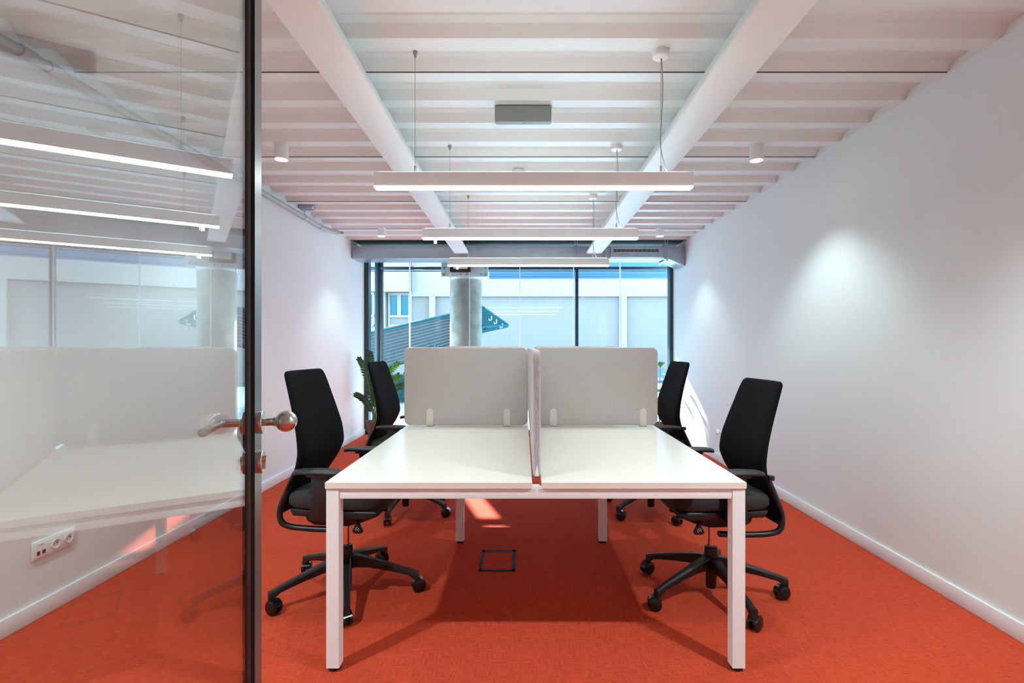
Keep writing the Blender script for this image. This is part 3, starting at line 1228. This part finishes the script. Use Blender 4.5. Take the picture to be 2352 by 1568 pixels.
    for k in range(5):
        mt = Matrix.Rotation(2 * PI * k / 5, 4, 'Z')
        rg = []
        for r, zt3, hh, hw2 in ((0.02, .196, .066, .026), (0.06, .193, .058, .026), (0.12, .178, .046, .021),
                                (0.22, .150, .036, .0175), (0.32, .120, .030, .0155), (0.358, .106, .044, .0155),
                                (0.370, .103, .044, .0150)):
            ring = []
            for c, d in ((-1, 0), (-.8, .12), (.8, .12), (1, 0)):
                ring.append((r, c * hw2 * .8, zt3 - d * 0 if abs(c) < 1 else zt3 - .004))
            ring2 = [(r, hw2, zt3 - .010), (r, hw2 * .86, zt3 - hh), (r, -hw2 * .86, zt3 - hh), (r, -hw2, zt3 - .010)]
            rg.append(ring + ring2)
        b.loft(rg, mtx=mt)
    base = b.build('star_base', M['black'], t, sharp=35)
    for k in range(5):
        a = 2 * PI * k / 5
        b = MB()
        mt = (Matrix.Rotation(a, 4, 'Z') @ Matrix.Translation((0.356, 0, 0)) @
              Matrix.Rotation(R((20, 75, -40, 120, 200)[k]), 4, 'Z') @ Matrix.Translation((0.016, 0, 0)))
        mr = mt @ Matrix.Rotation(R(90), 4, 'X')
        for s in (-1, 1):
            z0, z1 = (0.006, 0.027) if s > 0 else (-0.027, -0.006)
            b.lathe([(0.0, z0), (0.024, z0), (0.033, z0 + .004), (0.034, (z0 + z1) / 2), (0.033, z1 - .004), (0.024, z1),
                     (0, z1)], 26, mt @ Matrix.Translation((0, 0, .034)) @ Matrix.Rotation(R(90), 4, 'X'))
        b.tube([(0, -.008, .034), (0, .008, .034)], 0.012, 12, mtx=mt)
        # hood
        o = []
        for q in range(10):
            an = R(10 + 16 * q)
            o.append((.036 * math.cos(an), .034 + .036 * math.sin(an)))
        for q in range(9, -1, -1):
            an = R(10 + 16 * q)
            o.append((.0305 * math.cos(an), .034 + .0305 * math.sin(an)))
        b.prism(o, 'y', -.020, .020, mtx=mt)
        b.tube([(-.016, 0, .05), (-.016, 0, .10)], 0.0075, 10, mtx=mt)
        b.box(-.022, .0, -.006, .006, .03, .066, 0.002, mtx=mt)
        b.build('caster', M['gloss'], base, sharp=40)
    return t


LABELS = ['black office chair at the near left desktop, closest to the glass door',
          'black office chair at the far left desktop, in front of the leafy pot plant',
          'black office chair at the near right desktop, biggest on the right side',
          'black office chair at the far right desktop, by the sunlit patch of wall']
CH = [  # x, y, body yaw, base yaw, dz of back
    (-0.912, 2.70, R(-6), R(1), 0.0),
    (-0.905, 4.03, R(-5), R(-26), 0.0),
    (0.965, 2.68, R(180 + 4), R(64), -0.04),
    (0.985, 4.02, R(180 + 4), R(1), 0.0)]
ch0 = make_chair(LABELS[0])
for i, (x, yv, yaw, by, dz) in enumerate(CH):
    o = ch0 if i == 0 else copy_tree(ch0)
    o['label'] = LABELS[i]
    o.location = (x, yv, 0)
    o.rotation_euler = (0, 0, yaw)
    for c in o.children:
        if c.name.startswith('star_base'):
            c.rotation_euler = (0, 0, by - yaw)
        if dz and c.name.split('.')[0] in ('backrest', 'back_frame', 'back_adjuster'):
            c.rotation_euler = (0, R(-2.2), 0)
            c.location.z = dz if c.name.startswith('backrest') else dz * 0.4


# ------------------------------------------------------------------ plants
def leaf(b, base, d, up, L, W, droop=0.15, n=6):
    d = d.normalized()
    side = d.cross(up)
    if side.length < 1e-3:
        side = d.orthogonal()
    side.normalize()
    nrm = side.cross(d)
    prev = None
    for k in range(n + 1):
        s = k / n
        wv = W * math.sin(PI * min(1, s * 0.92 + 0.04)) ** .8 * (1 - .25 * s)
        c = base + d * L * s - Vector((0, 0, 1)) * droop * L * s * s
        l = b.bm.verts.new(c + side * wv + nrm * wv * .25)
        m_ = b.bm.verts.new(c)
        r = b.bm.verts.new(c - side * wv + nrm * wv * .25)
        if prev:
            b.bm.faces.new((prev[0], l, m_, prev[1]))
            b.bm.faces.new((prev[1], m_, r, prev[2]))
        prev = (l, m_, r)


def pot(t, r0, r1, h):
    b = MB()
    b.lathe([(0, 0), (r0, 0), (r1, h - .03), (r1 + .008, h - .03), (r1 + .01, h), (r1 - .006, h), (r1 - .012, h - .03),
             (0, h - .03)], 32)
    b.build('pot', M['terra'], t)
    b = MB()
    b.lathe([(0, 0), (r0 + .01, 0), (r0 + .025, .018), (r0 + .02, .018), (r0 + .006, .004), (0, .004)], 32)
    b.build('saucer', M['terra'], t)
    b = MB()
    b.lathe([(0, h - .028), (r1 - .012, h - .028), (r1 - .012, h - .024), (0, h - .02)][::-1], 24)
    b.build('soil', M['soil'], t)


PX, PY = -2.00, 7.0
t = thing('potted_plant', 'tall leafy plant with arching stems in a brown pot, left by the window', 'plant', (PX, PY, 0))
pot(t, 0.065, 0.10, 0.26)
rg = random.Random(11)
stems = [  # tip offset x, y, tip z, radius-ish bow
    (-0.17, -0.05, 1.08), (-0.03, -.06, 1.16), (0.30, 0.05, 1.02), (0.36, -0.10, 0.86), (0.34, 0.05, 0.72),
    (-0.19, -.10, 0.62), (0.02, .12, 1.02), (0.22, -.1, 0.95), (0.12, -.2, 0.8), (-0.12, 0.12, 0.85)]
for i, (dx, dy, zt4) in enumerate(stems):
    b = MB()
    base = Vector((rg.uniform(-.04, .04), rg.uniform(-.04, .04), .235))
    tip = Vector((dx, dy, zt4))
    ctl = Vector((dx * .25, dy * .25, zt4 * .72 + .1))
    pts = []
    for k in range(19):
        s = k / 18
        pts.append(base * (1 - s) ** 2 + ctl * 2 * s * (1 - s) + tip * s * s)
    b.tube(pts, 0.005, 8, rfun=lambda s: 0.010 - 0.0075 * s)
    fr = b.build('stem', M['stem'], t)
    b = MB()
    for k in range(5, 19):
        p = pts[k]
        d = (pts[min(k + 1, 18)] - pts[k - 1]).normalized()
        sd = d.cross(Vector((rg.uniform(-.3, .3), 1, .2))).normalized()
        L = 0.062 * (1 - abs(k - 12) / 18) + .012
        for s in (-1, 1):
            leaf(b, p, (d * .75 + sd * s * .8), Vector((0, -1, .3)), L, 0.017 + rg.uniform(0, .004))
    leaf(b, pts[-1], (pts[-1] - pts[-2]), Vector((0, -1, .3)), 0.06, .015)
    b.build('leaflets', M['leaf2'] if i in (2, 3, 7) else M['leaf'], fr, sharp=60)  # some right-hand stems take the sunlit leaf colour

t = thing('broadleaf_plant', 'broad-leaved green plant in a pot, right by the window behind the screens', 'plant',
          (1.82, 6.95, 0))
pot(t, 0.08, 0.12, 0.24)
tips = [(-.10, 0, .80), (.02, .05, .98), (-.17, .05, .64), (.10, -.08, .72), (-.08, -.12, .55), (.16, .08, .60),
        (.08, .1, .86), (-.04, -.1, .70)]
for i, (dx, dy, z) in enumerate(tips):
    b = MB()
    pts = [Vector((dx * s * s, dy * s * s, .21 + (z - .21) * s)) for s in [k / 10 for k in range(11)]]
    b.tube(pts, .005, 8, rfun=lambda s: .007 - .004 * s)
    st = b.build('stem', M['stem'], t)
    b = MB()
    leaf(b, pts[-1], Vector((dx * 3, dy * 3 - .1, .12)), Vector((0, 0, 1)), 0.17, 0.062, 0.45, 8)
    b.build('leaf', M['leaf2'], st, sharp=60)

# ------------------------------------------------------------------ glass door
PH = R(16.3)
dr = bpy.data.objects.new('door_1', None)
C.objects.link(dr)
struct(dr)
dr['label'] = 'open glass door with dark metal profile and steel handles'
dr['category'] = 'door'
dr.location = (-0.67, 1.295, 0)
# local frame: +y = away from the hinge (u), +x = towards the camera side (v)
dr.rotation_euler = (0, 0, PH)
W0 = -1.03
ztop = 2.46
b = MB()
b.box(-0.0025, 0.0025, W0 + .03, -0.035, 0.03, ztop - .02)
b.build('door_glass', M['doorglass'], dr, smooth=False)
b = MB()
b.box(-0.013, 0.013, -0.040, 0.040, 0.008, ztop, 0.001, 1)
b.build('lock_profile', M['profile'], dr)
b = MB()
for s in (-1, 1):
    b.box(min(s * .004, s * .0132), max(s * .004, s * .0132), -0.0435, -0.0395, 0.008, ztop)
b.build('glazing_gasket', M['gasket'], dr, smooth=False)
b = MB()
b.box(-0.013, 0.013, W0, -.04, 0.008, 0.030)
b.box(-0.013, 0.013, W0, -.04, ztop - .022, ztop)
b.box(-0.013, 0.013, W0, W0 + .035, 0.008, ztop)
b.build('door_rim', M['profile'], dr, smooth=False)


def rot_x(v, zc, s, uc=0.0):
    """matrix putting lathe axis along local x at height zc, pointing side s"""
    return Matrix.Translation((v, uc, zc)) @ Matrix.Rotation(R(90 * s), 4, 'Y')


zh = 1.083
zl = zh - 0.098
for s in (1, -1):
    b = MB()
    b.lathe([(0, 0), (0.0275, 0), (0.0275, .003), (0.0285, .0035), (0.0285, .010), (0.027, .0115), (0, .0115)], 40,
            rot_x(s * .013, zh, s))
    b.build('handle_rose', M['steel'], dr)
    b = MB()
    b.lathe([(0, 0), (0.0275, 0), (0.0275, .003), (0.0285, .0035), (0.0285, .010), (0.027, .0115), (0, .0115)], 40,
            rot_x(s * .013, zl, s))
    rs = b.build('lock_rose', M['steel'], dr)
    b = MB()
    b.lathe([(0, 0), (0.0085, 0), (0.0085, .007), (0, .007)], 20, rot_x(s * .0245, zl + .007, s))
    b.box(min(s * .0245, s * .0305), max(s * .0245, s * .0305), -.005, .005, zl - .018, zl + .002)
    b.build('lock_cylinder', M['steel'], rs)
b = MB()
b.lathe([(0, 0), (0.0095, 0), (0.0095, .022), (0.0115, .024), (0.0115, .028), (0.012, .030)] +
        [(0.0262 * math.sin(a), .052 - 0.0262 * math.cos(a)) for a in [R(30 + 10 * k) for k in range(15)]] +
        [(0, .0782)], 40, rot_x(.0245, zh, 1))
b.build('door_knob', M['steel'], dr, sharp=50)
b = MB()
pts = [(-.02, 0, zh), (-.045, 0, zh), (-.058, 0, zh), (-.066, -.003, zh), (-.072, -.012, zh), (-.073, -.03, zh),
       (-.073, -.135, zh)]
b.tube(pts, .0098, 20)
b.build('lever_handle', M['steel'], dr, sharp=50)
